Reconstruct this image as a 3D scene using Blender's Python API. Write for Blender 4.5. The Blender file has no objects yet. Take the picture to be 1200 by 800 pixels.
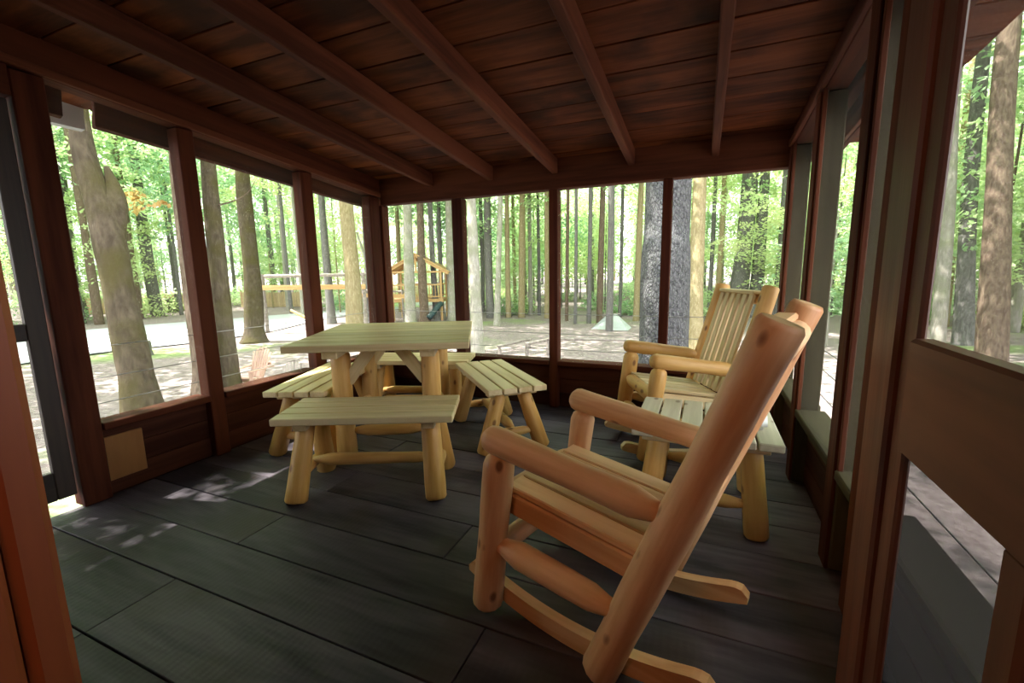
import bpy, bmesh, math, random
from mathutils import Vector, Matrix

# ------------------------------------------------------------------ camera, sky, sun, exposure
scene = bpy.context.scene
COL = scene.collection
EYE = 1.18
YAW, PITCH, ROLL, FPX = 0.4078, 0.1554, -0.0168, 515.8
fwd = Vector((-math.sin(YAW) * math.cos(PITCH), math.cos(YAW) * math.cos(PITCH), -math.sin(PITCH)))
rgt = Vector((math.cos(YAW), math.sin(YAW), 0))
up = rgt.cross(fwd)
cr, sr = math.cos(ROLL), math.sin(ROLL)
rgt, up = rgt * cr + up * sr, up * cr - rgt * sr
cam_data = bpy.data.cameras.new('camera')
cam_data.sensor_width = 36
cam_data.lens = FPX / 1200 * 36
cam_data.clip_start = 0.02
cam_data.clip_end = 400
cam = bpy.data.objects.new('camera', cam_data)
m = Matrix((rgt, up, -fwd)).transposed().to_4x4()
m.translation = (0, 0, EYE)
cam.matrix_world = m
COL.objects.link(cam)
scene.camera = cam

world = bpy.data.worlds.new('sky')
scene.world = world
world.use_nodes = True
bg = world.node_tree.nodes['Background']
bg.inputs[0].default_value = (0.93, 0.935, 1.0, 1)
bg.inputs[1].default_value = 5.0

sun_data = bpy.data.lights.new('sun', 'SUN')
sun_data.energy = 17
sun_data.angle = math.radians(0.53)
sun_data.color = (1.0, 0.95, 0.86)
sun = bpy.data.objects.new('sun', sun_data)
TO_SUN = Vector((-0.95, -0.25, 1.6)).normalized()
sun.rotation_euler = TO_SUN.to_track_quat('Z', 'Y').to_euler()
sun.location = TO_SUN * 60
COL.objects.link(sun)

scene.view_settings.view_transform = 'Standard'
scene.view_settings.look = 'None'
scene.view_settings.gamma = 1
scene.view_settings.use_curve_mapping = False
scene.view_settings.exposure = 0.42
scene.cycles.transparent_max_bounces = 24
scene.cycles.sample_clamp_indirect = 4
scene.cycles.max_bounces = 10
scene.cycles.diffuse_bounces = 6

rnd = random.Random(7)
V = Vector

# ------------------------------------------------------------------ helpers
def link(o, parent=None):
    COL.objects.link(o)
    if parent is not None:
        o.parent = parent
    return o

def empty(name, loc=(0, 0, 0), rz=0, parent=None):
    o = bpy.data.objects.new(name, None)
    o.empty_display_size = 0.2
    o.location = loc
    o.rotation_euler = (0, 0, rz)
    return link(o, parent)

def tag(o, label=None, cat=None, group=None, kind=None):
    if label: o['label'] = label
    if cat: o['category'] = cat
    if group: o['group'] = group
    if kind: o['kind'] = kind
    return o

def mesh_from(name, verts, faces, mat, smooth=False):
    me = bpy.data.meshes.new(name)
    me.from_pydata(verts, [], faces)
    if smooth:
        me.polygons.foreach_set('use_smooth', [True] * len(me.polygons))
    me.materials.append(mat)
    me.update()
    return me

def mobj(name, me, parent=None, mat4=None, loc=None):
    o = bpy.data.objects.new(name, me)
    if mat4 is not None: o.matrix_local = mat4
    if loc is not None: o.location = loc
    return link(o, parent)

_boxes = {}
def box_mesh(dx, dy, dz, mat, bevel):
    key = (round(dx, 3), round(dy, 3), round(dz, 3), mat.name, bevel)
    if key not in _boxes:
        bm = bmesh.new()
        bmesh.ops.create_cube(bm, size=1)
        bmesh.ops.scale(bm, vec=(dx, dy, dz), verts=bm.verts)
        if bevel > 0:
            bmesh.ops.bevel(bm, geom=bm.edges[:], offset=min(bevel, min(dx, dy, dz) * .3), segments=1, affect='EDGES')
        me = bpy.data.meshes.new('board')
        bm.to_mesh(me); bm.free()
        me.materials.append(mat)
        _boxes[key] = me
    return _boxes[key]

def box(name, lo, hi, mat, parent=None, bevel=.004):
    """axis aligned box from lo to hi (in the parent's space)"""
    d = [hi[i] - lo[i] for i in range(3)]
    c = [(hi[i] + lo[i]) / 2 for i in range(3)]
    # keep the grain (local x) along the longest side
    ax = d.index(max(d))
    if ax == 0: r, dd = Matrix.Identity(3), d
    elif ax == 1: r, dd = Matrix.Rotation(math.pi / 2, 3, 'Z'), (d[1], d[0], d[2])
    else: r, dd = Matrix.Rotation(-math.pi / 2, 3, 'Y'), (d[2], d[1], d[0])
    me = box_mesh(dd[0], dd[1], dd[2], mat, bevel)
    m4 = r.to_4x4(); m4.translation = c
    return mobj(name, me, parent, m4)

def beam(name, p0, p1, w, h, mat, parent=None, bevel=.004, upv=(0, 0, 1)):
    """board from p0 to p1, w sideways, h along upv, centred"""
    p0, p1 = V(p0), V(p1)
    x = (p1 - p0); L = x.length; x.normalize()
    y = V(upv).cross(x).normalized(); z = x.cross(y)
    m4 = Matrix((x, y, z)).transposed().to_4x4(); m4.translation = (p0 + p1) / 2
    return mobj(name, box_mesh(L, w, h, mat, bevel), parent, m4)

def log(name, p0, p1, r0, r1, mat, parent=None, tip0='cut', tip1='cut', n=14, wob=.03):
    """peeled log, local z along the grain"""
    p0, p1 = V(p0), V(p1)
    z = p1 - p0; L = z.length; z.normalize()
    x = V((0, 0, 1)).cross(z)
    if x.length < .01: x = V((1, 0, 0))
    x.normalize(); y = z.cross(x)
    prof = []
    def end(t, r, o):
        if t == 'cut': return [(0, r * .55), (0.0001, r * .86), (.012, r)]
        if t == 'round': return [(0, r * .25), (r * .12, r * .6), (r * .4, r * .88), (r * .8, r)]
        if t == 'cone': return [(0, r * .42), (.001, r * .45), (.05, r * .72), (.1, r)]
    a = end(tip0, r0, 0); b = end(tip1, r1, 1)
    for d, r in a: prof.append((d, r))
    zs, ze = a[-1][0], L - b[-1][0]
    k = max(2, int((ze - zs) / .07))
    for i in range(1, k):
        f = i / k
        prof.append((zs + (ze - zs) * f, r0 + (r1 - r0) * f))
    for d, r in reversed(b): prof.append((L - d, r))
    ph = rnd.uniform(0, 9)
    vs, fs = [], []
    for i, (d, r) in enumerate(prof):
        rr = r * (1 + wob * math.sin(d * 9 + ph) + wob * .6 * math.sin(d * 23 + 2 * ph))
        for j in range(n):
            t = 2 * math.pi * j / n
            q = rr * (1 + wob * .7 * math.sin(2 * t + ph + d * 2) + wob * .3 * math.sin(5 * t + ph))
            vs.append((q * math.cos(t), q * math.sin(t), d))
    m_ = len(prof)
    for i in range(m_ - 1):
        for j in range(n):
            fs.append((i * n + j, i * n + (j + 1) % n, (i + 1) * n + (j + 1) % n, (i + 1) * n + j))
    fs.append(tuple(range(n - 1, -1, -1)))
    fs.append(tuple((m_ - 1) * n + j for j in range(n)))
    me = mesh_from(name, vs, fs, mat, True)
    m4 = Matrix((x, y, z)).transposed().to_4x4(); m4.translation = p0
    return mobj(name, me, parent, m4)

def tube_mesh(name, pts, radii, mat, n=12, wob=0.0, seed=0, cap=True):
    """tube along a poly-line, smoothed by Catmull-Rom"""
    pts = [V(p) for p in pts]
    P, Rr = [], []
    ext = [pts[0] * 2 - pts[1]] + pts + [pts[-1] * 2 - pts[-2]]
    for i in range(len(pts) - 1):
        a, b, c, d = ext[i:i + 4]
        for s in range(4):
            t = s / 4
            P.append(.5 * ((2 * b) + (c - a) * t + (2 * a - 5 * b + 4 * c - d) * t * t + (3 * b - a - 3 * c + d) * t ** 3))
            Rr.append(radii[i] + (radii[i + 1] - radii[i]) * t)
    P.append(pts[-1]); Rr.append(radii[-1])
    rr = random.Random(seed)
    ph = [rr.uniform(0, 6.28) for _ in range(4)]
    vs, fs = [], []
    for i, p in enumerate(P):
        tn = (P[min(i + 1, len(P) - 1)] - P[max(i - 1, 0)]).normalized()
        x = tn.cross(V((0.13, 1, 0.07))).normalized(); y = tn.cross(x)
        for j in range(n):
            t = 2 * math.pi * j / n
            q = Rr[i] * (1 + wob * math.sin(3 * t + ph[0] + i * .2) + wob * .7 * math.sin(7 * t + ph[1] - i * .35) + wob * .8 * math.sin(i * .9 + ph[2]))
            vs.append(p + x * (q * math.cos(t)) + y * (q * math.sin(t)))
    for i in range(len(P) - 1):
        for j in range(n):
            fs.append((i * n + j, (i + 1) * n + j, (i + 1) * n + (j + 1) % n, i * n + (j + 1) % n))
    if cap:
        fs.append(tuple(range(n)))
        fs.append(tuple((len(P) - 1) * n + j for j in range(n - 1, -1, -1)))
    return mesh_from(name, vs, fs, mat, True)

def copy_tree(o, parent=None):
    c = o.copy()
    link(c, parent)
    for ch in o.children:
        copy_tree(ch, c)
    return c

# ------------------------------------------------------------------ materials
def new_mat(name):
    mt = bpy.data.materials.new(name)
    mt.use_nodes = True
    nt = mt.node_tree
    return mt, nt, nt.nodes['Principled BSDF'], nt.nodes.new, nt.links.new

def wood(name, c1, c2, axis='X', rough=.55, scale=9.0, stretch=.08, knots=None, bump=.15, vary=.2, saw=0.0, spec=.4, stain=None):
    mt, nt, bs, N, L = new_mat(name)
    tc = N('ShaderNodeTexCoord'); oi = N('ShaderNodeObjectInfo')
    off = N('ShaderNodeVectorMath'); off.operation = 'SCALE'; off.inputs[0].default_value = (31, 17, 47)
    L(oi.outputs['Random'], off.inputs['Scale'])
    add = N('ShaderNodeVectorMath'); L(tc.outputs['Object'], add.inputs[0]); L(off.outputs[0], add.inputs[1])
    mp = N('ShaderNodeMapping'); L(add.outputs[0], mp.inputs['Vector'])
    s = [1, 1, 1]; s['XYZ'.index(axis)] = stretch
    mp.inputs['Scale'].default_value = s
    n1 = N('ShaderNodeTexNoise'); n1.inputs['Scale'].default_value = scale; n1.inputs['Detail'].default_value = 6; n1.inputs['Distortion'].default_value = .6
    L(mp.outputs[0], n1.inputs['Vector'])
    n2 = N('ShaderNodeTexNoise'); n2.inputs['Scale'].default_value = scale * 6; n2.inputs['Detail'].default_value = 3
    L(mp.outputs[0], n2.inputs['Vector'])
    mx = N('ShaderNodeMath'); mx.operation = 'MULTIPLY_ADD'; L(n2.outputs[0], mx.inputs[0]); mx.inputs[1].default_value = .35; L(n1.outputs[0], mx.inputs[2])
    rp = N('ShaderNodeValToRGB'); L(mx.outputs[0], rp.inputs[0])
    rp.color_ramp.elements[0].position = .52; rp.color_ramp.elements[0].color = (*c1, 1)
    rp.color_ramp.elements[1].position = .80; rp.color_ramp.elements[1].color = (*c2, 1)
    col = rp.outputs[0]
    if stain:
        n3 = N('ShaderNodeTexNoise'); n3.inputs['Scale'].default_value = 2.2; n3.inputs['Detail'].default_value = 4
        L(add.outputs[0], n3.inputs['Vector'])
        r3 = N('ShaderNodeMapRange'); L(n3.outputs[0], r3.inputs[0]); r3.inputs[1].default_value = .5; r3.inputs[2].default_value = .68
        m3 = N('ShaderNodeMix'); m3.data_type = 'RGBA'; L(r3.outputs[0], m3.inputs[0]); L(col, m3.inputs[6]); m3.inputs[7].default_value = (*stain, 1)
        col = m3.outputs[2]
    if knots:
        mk = N('ShaderNodeMapping'); L(add.outputs[0], mk.inputs['Vector'])
        s2 = [1, 1, 1]; s2['XYZ'.index(axis)] = .55
        mk.inputs['Scale'].default_value = s2
        vo = N('ShaderNodeTexVoronoi'); vo.inputs['Scale'].default_value = 11
        L(mk.outputs[0], vo.inputs['Vector'])
        r4 = N('ShaderNodeMapRange'); L(vo.outputs['Distance'], r4.inputs[0]); r4.inputs[1].default_value = .09; r4.inputs[2].default_value = .17; r4.inputs[3].default_value = .85; r4.inputs[4].default_value = 0
        m4 = N('ShaderNodeMix'); m4.data_type = 'RGBA'; L(r4.outputs[0], m4.inputs[0]); L(col, m4.inputs[6]); m4.inputs[7].default_value = (*knots, 1)
        col = m4.outputs[2]
    hs = N('ShaderNodeHueSaturation'); L(col, hs.inputs['Color'])
    mr = N('ShaderNodeMapRange'); L(oi.outputs['Random'], mr.inputs[0]); mr.inputs[3].default_value = 1 - vary; mr.inputs[4].default_value = 1 + vary
    L(mr.outputs[0], hs.inputs['Value'])
    L(hs.outputs[0], bs.inputs['Base Color'])
    bs.inputs['Roughness'].default_value = rough
    bs.inputs['Specular IOR Level'].default_value = spec
    bp = N('ShaderNodeBump'); bp.inputs['Strength'].default_value = bump; bp.inputs['Distance'].default_value = .01
    hgt = mx.outputs[0]
    if saw > 0:
        wv = N('ShaderNodeTexWave'); wv.inputs['Scale'].default_value = 13; wv.inputs['Distortion'].default_value = 2.5; wv.inputs['Detail'].default_value = 3
        wv.bands_direction = 'X'
        L(add.outputs[0], wv.inputs['Vector'])
        ma = N('ShaderNodeMath'); ma.operation = 'MULTIPLY_ADD'; L(wv.outputs['Fac'], ma.inputs[0]); ma.inputs[1].default_value = saw; L(mx.outputs[0], ma.inputs[2])
        hgt = ma.outputs[0]
    L(hgt, bp.inputs['Height']); L(bp.outputs[0], bs.inputs['Normal'])
    return mt

PINE_A, PINE_B = (.52, .27, .065), (.72, .45, .155)
M_log = wood('peeled_log', PINE_A, PINE_B, 'Z', .45, 8, .1, knots=(.16, .055, .015), bump=.12, vary=.10)
M_board = wood('pine_board', (.54, .40, .19), (.72, .58, .33), 'X', .45, 9, .06, bump=.12, vary=.10)
M_cedar = wood('cedar_log', (.56, .28, .13), (.78, .50, .28), 'Z', .45, 8, .1, knots=(.13, .04, .015), bump=.12, vary=.08)
M_cedarb = wood('cedar_board', (.58, .31, .14), (.76, .50, .27), 'X', .45, 9, .06, bump=.12, vary=.10)
M_pale = wood('pale_board', (.46, .42, .30), (.62, .58, .44), 'X', .5, 9, .06, knots=(.2, .14, .09), bump=.12, vary=.06)
M_stain = wood('stained_timber', (.038, .0085, .0035), (.09, .024, .010), 'X', .75, 7, .07, bump=.3, vary=.2, spec=.12)
M_ceil = wood('ceiling_board', (.045, .011, .0035), (.15, .043, .014), 'X', .7, 5, .13, bump=.5, vary=.14, stain=(.03, .009, .004), spec=.1)
M_raft = wood('rafter_timber', (.055, .016, .008), (.125, .040, .019), 'X', .75, 7, .07, bump=.25, vary=.12, spec=.12)
M_floor = wood('weathered_floor', (.034, .029, .037), (.115, .098, .118), 'X', .55, 5, .15, bump=.3, vary=.28, saw=.12, stain=(.050, .038, .034), spec=.25)
M_door = wood('door_timber', (.075, .022, .009), (.15, .048, .02), 'X', .55, 6, .08, bump=.25, vary=.1, stain=(.06, .02, .01))
M_dark = wood('dark_door_timber', (.02, .014, .011), (.045, .03, .022), 'X', .6, 7, .07, bump=.2, vary=.1)
M_jamb = wood('jamb_timber', (.18, .035, .011), (.30, .075, .024), 'X', .5, 6, .08, bump=.2, vary=.06)
M_ply = wood('plywood', (.22, .09, .02), (.29, .13, .035), 'X', .6, 4, .3, bump=.08, vary=0)
M_sheath = wood('sheathing', (.028, .009, .005), (.06, .02, .011), 'X', .8, 6, .08, bump=.3, vary=.3, spec=.1)
M_grey = wood('weathered_grey_wood', (.20, .17, .15), (.34, .30, .27), 'X', .8, 8, .08, bump=.3, vary=.2)
M_tan = wood('tan_timber', (.50, .30, .12), (.66, .43, .20), 'X', .7, 8, .08, bump=.2, vary=.1)
M_redwood = wood('adirondack_red', (.42, .26, .20), (.55, .36, .28), 'X', .6, 8, .08, bump=.2, vary=.1)
M_picket = wood('picket_timber', (.40, .28, .16), (.54, .40, .24), 'Z', .8, 8, .08, bump=.2, vary=.1)

def flat(name, col, rough=.5, metal=0.0):
    mt, nt, bs, N, L = new_mat(name)
    tc = N('ShaderNodeTexCoord'); n1 = N('ShaderNodeTexNoise'); n1.inputs['Scale'].default_value = 12; n1.inputs['Detail'].default_value = 4
    L(tc.outputs['Object'], n1.inputs['Vector'])
    mx = N('ShaderNodeMix'); mx.data_type = 'RGBA'; L(n1.outputs[0], mx.inputs[0])
    mx.inputs[6].default_value = (*[c * .85 for c in col], 1); mx.inputs[7].default_value = (*[min(1, c * 1.1) for c in col], 1)
    L(mx.outputs[2], bs.inputs['Base Color'])
    bs.inputs['Roughness'].default_value = rough; bs.inputs['Metallic'].default_value = metal
    return mt
M_white = flat('white_plastic', (.75, .75, .74), .4)
M_gutter = flat('gutter_metal', (.62, .68, .74), .35)
M_cable = flat('steel_cable', (.35, .35, .36), .5, .3)
M_iron = flat('black_iron', (.03, .03, .03), .5, .6)
M_slide = flat('green_plastic', (.025, .06, .07), .4)
M_barrel = flat('barrel', (.10, .085, .08), .6)
M_tarp = flat('pale_canvas', (.42, .46, .45), .7)
M_plaster = wood('cabin_panelling', (.14, .05, .02), (.24, .10, .045), 'X', .6, 6, .08, bump=.15, vary=.1)

def screen_mat(name='insect_screen', o0=.08, o1=.25, c1=(.15, .15, .12), c2=(.12, .12, .10)):
    """fine insect mesh: open area shrinks towards grazing view like real woven wire"""
    mt, nt, bs, N, L = new_mat(name)
    out = nt.nodes['Material Output']; nt.nodes.remove(bs)
    lw = N('ShaderNodeLayerWeight'); lw.inputs['Blend'].default_value = .5
    mr = N('ShaderNodeMapRange'); L(lw.outputs['Facing'], mr.inputs[0])
    mr.inputs[1].default_value = .0; mr.inputs[2].default_value = 1.0; mr.inputs[3].default_value = o0; mr.inputs[4].default_value = o1
    tr = N('ShaderNodeBsdfTransparent')
    df = N('ShaderNodeBsdfDiffuse'); df.inputs[0].default_value = (*c1, 1)
    tl = N('ShaderNodeBsdfTranslucent'); tl.inputs[0].default_value = (*c2, 1)
    ad = N('ShaderNodeMixShader'); ad.inputs[0].default_value = .5
    L(df.outputs[0], ad.inputs[1]); L(tl.outputs[0], ad.inputs[2])
    mx = N('ShaderNodeMixShader'); L(mr.outputs[0], mx.inputs[0]); L(tr.outputs[0], mx.inputs[1]); L(ad.outputs[0], mx.inputs[2])
    L(mx.outputs[0], out.inputs[0])
    return mt
M_screen = screen_mat()
M_doorscreen = screen_mat('dark_door_screen', .16, .32, (.02, .02, .02), (.02, .02, .02))
M_sidescreen = screen_mat('side_screen', .06, .14)
M_mesh = screen_mat('heavy_dark_mesh', .80, .90, (.03, .028, .028), (.03, .028, .028))
M_olive = wood('olive_veiled_timber', (.035, .03, .016), (.065, .055, .03), 'X', .8, 6, .08, bump=.2, vary=.08, spec=.1)  # olive veil of the screens is put into this wood colour

def bark(name, c1, c2, moss=None, scale=5, bump=.6, plates=False):
    mt, nt, bs, N, L = new_mat(name)
    tc = N('ShaderNodeTexCoord'); mp = N('ShaderNodeMapping'); L(tc.outputs['Object'], mp.inputs['Vector']); mp.inputs['Scale'].default_value = (1, 1, .3 if not plates else .55)
    n1 = N('ShaderNodeTexNoise'); n1.inputs['Scale'].default_value = scale * 3; n1.inputs['Detail'].default_value = 8; n1.inputs['Roughness'].default_value = .65
    L(mp.outputs[0], n1.inputs['Vector'])
    h = n1.outputs[0]
    if plates:
        vo = N('ShaderNodeTexVoronoi'); vo.feature = 'DISTANCE_TO_EDGE'; vo.inputs['Scale'].default_value = scale * 3.2
        L(mp.outputs[0], vo.inputs['Vector'])
        mm = N('ShaderNodeMath'); mm.operation = 'MULTIPLY_ADD'; L(vo.outputs['Distance'], mm.inputs[0]); mm.inputs[1].default_value = .9; L(n1.outputs[0], mm.inputs[2])
        h = mm.outputs[0]
    rp = N('ShaderNodeValToRGB'); L(h, rp.inputs[0])
    rp.color_ramp.elements[0].position = .38; rp.color_ramp.elements[0].color = (*c1, 1)
    rp.color_ramp.elements[1].position = .72; rp.color_ramp.elements[1].color = (*c2, 1)
    col = rp.outputs[0]
    if moss:
        n2 = N('ShaderNodeTexNoise'); n2.inputs['Scale'].default_value = 1.6; n2.inputs['Detail'].default_value = 5
        L(tc.outputs['Object'], n2.inputs['Vector'])
        r2 = N('ShaderNodeMapRange'); L(n2.outputs[0], r2.inputs[0]); r2.inputs[1].default_value = .42; r2.inputs[2].default_value = .62
        m2 = N('ShaderNodeMix'); m2.data_type = 'RGBA'; L(r2.outputs[0], m2.inputs[0]); L(col, m2.inputs[6]); m2.inputs[7].default_value = (*moss, 1)
        col = m2.outputs[2]
    L(col, bs.inputs['Base Color']); bs.inputs['Roughness'].default_value = .9; bs.inputs['Specular IOR Level'].default_value = .15
    bp = N('ShaderNodeBump'); bp.inputs['Strength'].default_value = bump; bp.inputs['Distance'].default_value = .05
    L(h, bp.inputs['Height']); L(bp.outputs[0], bs.inputs['Normal'])
    return mt
B_moss = bark('mossy_bark', (.055, .042, .028), (.13, .10, .07), moss=(.07, .058, .022))
B_brown = bark('brown_bark', (.10, .07, .052), (.24, .18, .135))
B_grey = bark('grey_bark', (.11, .105, .10), (.24, .225, .22))
B_pale = bark('pale_bark', (.26, .24, .21), (.46, .43, .39), moss=(.26, .26, .19))
B_plate = bark('plated_bark', (.035, .035, .037), (.13, .13, .135), scale=8, plates=True, bump=.9)
B_tan = bark('tan_bark', (.24, .19, .10), (.42, .35, .22))

def leaf_mat(name, ca, cb, trans=.55):
    mt, nt, bs, N, L = new_mat(name)
    out = nt.nodes['Material Output']; nt.nodes.remove(bs)
    ge = N('ShaderNodeNewGeometry')
    mx = N('ShaderNodeMix'); mx.data_type = 'RGBA'; L(ge.outputs['Random Per Island'], mx.inputs[0])
    mx.inputs[6].default_value = (*ca, 1); mx.inputs[7].default_value = (*cb, 1)
    oi = N('ShaderNodeObjectInfo'); hs = N('ShaderNodeHueSaturation'); L(mx.outputs[2], hs.inputs['Color'])
    mr = N('ShaderNodeMapRange'); L(oi.outputs['Random'], mr.inputs[0]); mr.inputs[3].default_value = .475; mr.inputs[4].default_value = .525
    L(mr.outputs[0], hs.inputs['Hue'])
    df = N('ShaderNodeBsdfDiffuse'); tl = N('ShaderNodeBsdfTranslucent')
    L(hs.outputs[0], df.inputs[0]); L(hs.outputs[0], tl.inputs[0])
    ms = N('ShaderNodeMixShader'); ms.inputs[0].default_value = trans
    L(df.outputs[0], ms.inputs[1]); L(tl.outputs[0], ms.inputs[2]); L(ms.outputs[0], out.inputs[0])
    return mt
L_green = leaf_mat('maple_leaf', (.40, .58, .31), (.62, .78, .47))
L_yellow = leaf_mat('sunny_leaf', (.52, .66, .32), (.72, .82, .48))
L_deep = leaf_mat('deep_leaf', (.27, .44, .24), (.46, .62, .38))
L_brown = leaf_mat('autumn_leaf', (.42, .28, .10), (.58, .42, .18))

def ground_mat():
    mt, nt, bs, N, L = new_mat('leaf_litter_ground')
    tc = N('ShaderNodeTexCoord')
    n1 = N('ShaderNodeTexNoise'); n1.inputs['Scale'].default_value = 9; n1.inputs['Detail'].default_value = 8; n1.inputs['Roughness'].default_value = .7
    L(tc.outputs['Object'], n1.inputs['Vector'])
    rp = N('ShaderNodeValToRGB'); L(n1.outputs[0], rp.inputs[0])
    rp.color_ramp.elements[0].position = .35; rp.color_ramp.elements[0].color = (.16, .125, .125, 1)
    rp.color_ramp.elements[1].position = .7; rp.color_ramp.elements[1].color = (.38, .32, .32, 1)
    n2 = N('ShaderNodeTexNoise'); n2.inputs['Scale'].default_value = .16; n2.inputs['Detail'].default_value = 5
    L(tc.outputs['Object'], n2.inputs['Vector'])
    r2 = N('ShaderNodeMapRange'); L(n2.outputs[0], r2.inputs[0]); r2.inputs[1].default_value = .56; r2.inputs[2].default_value = .66; r2.inputs[4].default_value = .7
    mx = N('ShaderNodeMix'); mx.data_type = 'RGBA'; L(r2.outputs[0], mx.inputs[0]); L(rp.outputs[0], mx.inputs[6]); mx.inputs[7].default_value = (.22, .32, .10, 1)
    L(mx.outputs[2], bs.inputs['Base Color']); bs.inputs['Roughness'].default_value = 1; bs.inputs['Specular IOR Level'].default_value = .1
    bp = N('ShaderNodeBump'); bp.inputs['Strength'].default_value = .5; bp.inputs['Distance'].default_value = .06
    L(n1.outputs[0], bp.inputs['Height']); L(bp.outputs[0], bs.inputs['Normal'])
    return mt
M_ground = ground_mat()
M_road = flat('pale_gravel', (.44, .46, .50), .95)

# ------------------------------------------------------------------ the setting: porch
XL, XR, YB = -2.9163, 0.5067, 3.5755
SL = .0911
YF = .2                      # porch face of the cabin wall
def raft_z(y): return 1.966 + SL * (YB - y)
def ceil_z(y): return raft_z(y) + .118

# floor: a dark sub-floor and wide planks running along x
floor = box('floor', (XL - .09, -.02, -.16), (XR + .1, YB + .09, -.05), M_sheath, None, 0)
tag(floor, kind='structure')
seams = [-.02, .12, .376, .634, .925, 1.171, 1.428, 1.69, 1.95, 2.21, 2.46, 2.72, 2.99, 3.25, 3.5, YB + .08]
joints = {2: [-1.875], 3: [-1.873, .05], 4: [-.62], 5: [-1.87], 6: [-.95], 7: [-1.87, -.1], 8: [-.55], 9: [-1.9], 10: [-.8], 11: [-1.88, .1], 12: [-.5], 13: [-1.7], 14: [-.9]}
def rel(parent, o):
    o.parent = parent
    o.matrix_parent_inverse = parent.matrix_world.inverted() if parent.matrix_world else Matrix.Identity(4)
    return o
def pbox(parent, name, lo, hi, mat, bevel=.004):
    """box given in world space, parented to a setting object with its own location"""
    o = box(name, lo, hi, mat, None, bevel)
    o.parent = parent
    o.matrix_parent_inverse = parent.matrix_basis.inverted()
    return o
def pbeam(parent, name, p0, p1, w, h, mat, bevel=.004, upv=(0, 0, 1)):
    o = beam(name, p0, p1, w, h, mat, None, bevel, upv)
    o.parent = parent
    o.matrix_parent_inverse = parent.matrix_basis.inverted()
    return o
for i in range(len(seams) - 1):
    xs = [XL - .05] + joints.get(i, [-1.2]) + [XR + .06]
    for a, b in zip(xs[:-1], xs[1:]):
        dz = rnd.uniform(-.003, 0)
        pbox(floor, 'plank', (a + .002, seams[i] + .003, -.045 + dz), (b - .002, seams[i + 1] - .003, dz), M_floor, .002)

# ceiling: roof deck boards over sloping rafters
Y0, Y1 = -.05, YB + .42
ceiling = beam('ceiling', ((XL + XR) / 2 - .075, Y0, ceil_z(Y0) + .05), ((XL + XR) / 2 - .075, Y1, ceil_z(Y1) + .05), XR - XL + 1.40, .04, M_sheath, None, 0)
tag(ceiling, kind='structure')
nb = 16
bw = (Y1 - Y0) / nb
RX = [-2.327, -1.72, -1.143, -.536, .04]
for i in range(nb):
    y = Y0 + (i + .5) * bw
    j = RX[(i * 2 + 1) % 5] if i % 3 else RX[(i * 3) % 5]
    for a, b in ((XL - .77, j), (j, XR + .62)):
        z = ceil_z(y) + .012 + rnd.uniform(-.002, .003)
        o = pbeam(ceiling, 'ceiling_board', (a + .001, y, z), (b - .001, y, z), bw - .006, .022, M_ceil, .003, (0, SL, 1))
for x in RX + [XL - .04, .66]:
    pbeam(ceiling, 'rafter', (x, .21, raft_z(.21) + .058), (x, Y1 - .03, raft_z(Y1 - .03) + .058), .05, .116, M_raft, .006)

# left wall -------------------------------------------------------------------
ZS = .4195
def header_left(y): return 1.9145 + .0916 * (YB - y)
PD = .10                     # post depth
wall_left = box('wall_left', (XL - PD, 1.205, -.05), (XL - PD + .02, YB + .09, ZS - .045), M_sheath, None, 0)
tag(wall_left, kind='structure')
for z0, z1 in ((0.0, .125), (.128, .25), (.253, .372)):
    pbox(wall_left, 'wall_board', (XL - PD + .021, 1.206, z0), (XL - PD + .042, YB - .01, z1), M_sheath, .003)
for ya, yb in ((1.083, 1.205), (1.775, 1.87), (2.655, 2.765), (3.425, 3.565), (.2, .30)):
    ym = (ya + yb) / 2
    o = pbox(wall_left, 'post', (XL - PD, ya, 0), (XL, yb, header_left(yb) - .001), M_stain, .006)
pbeam(wall_left, 'header', (XL - PD / 2, .2, header_left(.2) + .09), (XL - PD / 2, YB + .05, header_left(YB + .05) + .09), PD, .18, M_stain, .005)
pbeam(wall_left, 'header_ledge', (XL + .012, .22, header_left(.22) + .02), (XL + .012, YB - .01, header_left(YB - .01) + .02), .024, .04, M_raft, .004)
for ya, yb in ((1.206, 1.774), (1.871, 2.654), (2.766, 3.424)):
    pbox(wall_left, 'sill', (XL - PD - .03, ya, ZS - .04), (XL + .012, yb, ZS), M_stain, .005)
def cable(parent, a, b, r=.0025):
    a, b = V(a), V(b)
    me = tube_mesh('cable', [a, (a + b) / 2 - V((0, 0, .004)), b], [r] * 3, M_cable, 6)
    o = mobj('cable', me); o.parent = parent; o.matrix_parent_inverse = parent.matrix_basis.inverted()
for z in (.817, .645, .505):
    cable(wall_left, (XL - PD - .006, 1.15, z), (XL - PD - .006, YB - .04, z))

# back wall -------------------------------------------------------------------
ZHB = 1.847
wall_back = box('wall_back', (XL - .05, YB + PD - .02, -.05), (XR + .05, YB + PD, ZS - .045), M_sheath, None, 0)
tag(wall_back, kind='structure')
for z0, z1 in ((0.0, .125), (.128, .25), (.253, .372)):
    pbox(wall_back, 'wall_board', (XL, YB + PD - .042, z0), (XR, YB + PD - .021, z1), M_sheath, .003)
BP = [(-2.122, -2.02), (-1.196, -1.12), (-.303, -.235)]
for a, b in BP + [(XL - PD, -2.90), (XR - .004, XR + .09)]:
    pbox(wall_back, 'post', (a, YB, 0), (b, YB + PD, ZHB - .001), M_stain, .006)
pbox(wall_back, 'header', (XL + .001, YB - .002, ZHB), (XR + .1, YB + PD, ceil_z(YB) + .02), M_raft, .006)
ed = [-2.90, -2.122, -2.02, -1.196, -1.12, -.303, -.235, XR - .004]
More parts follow.
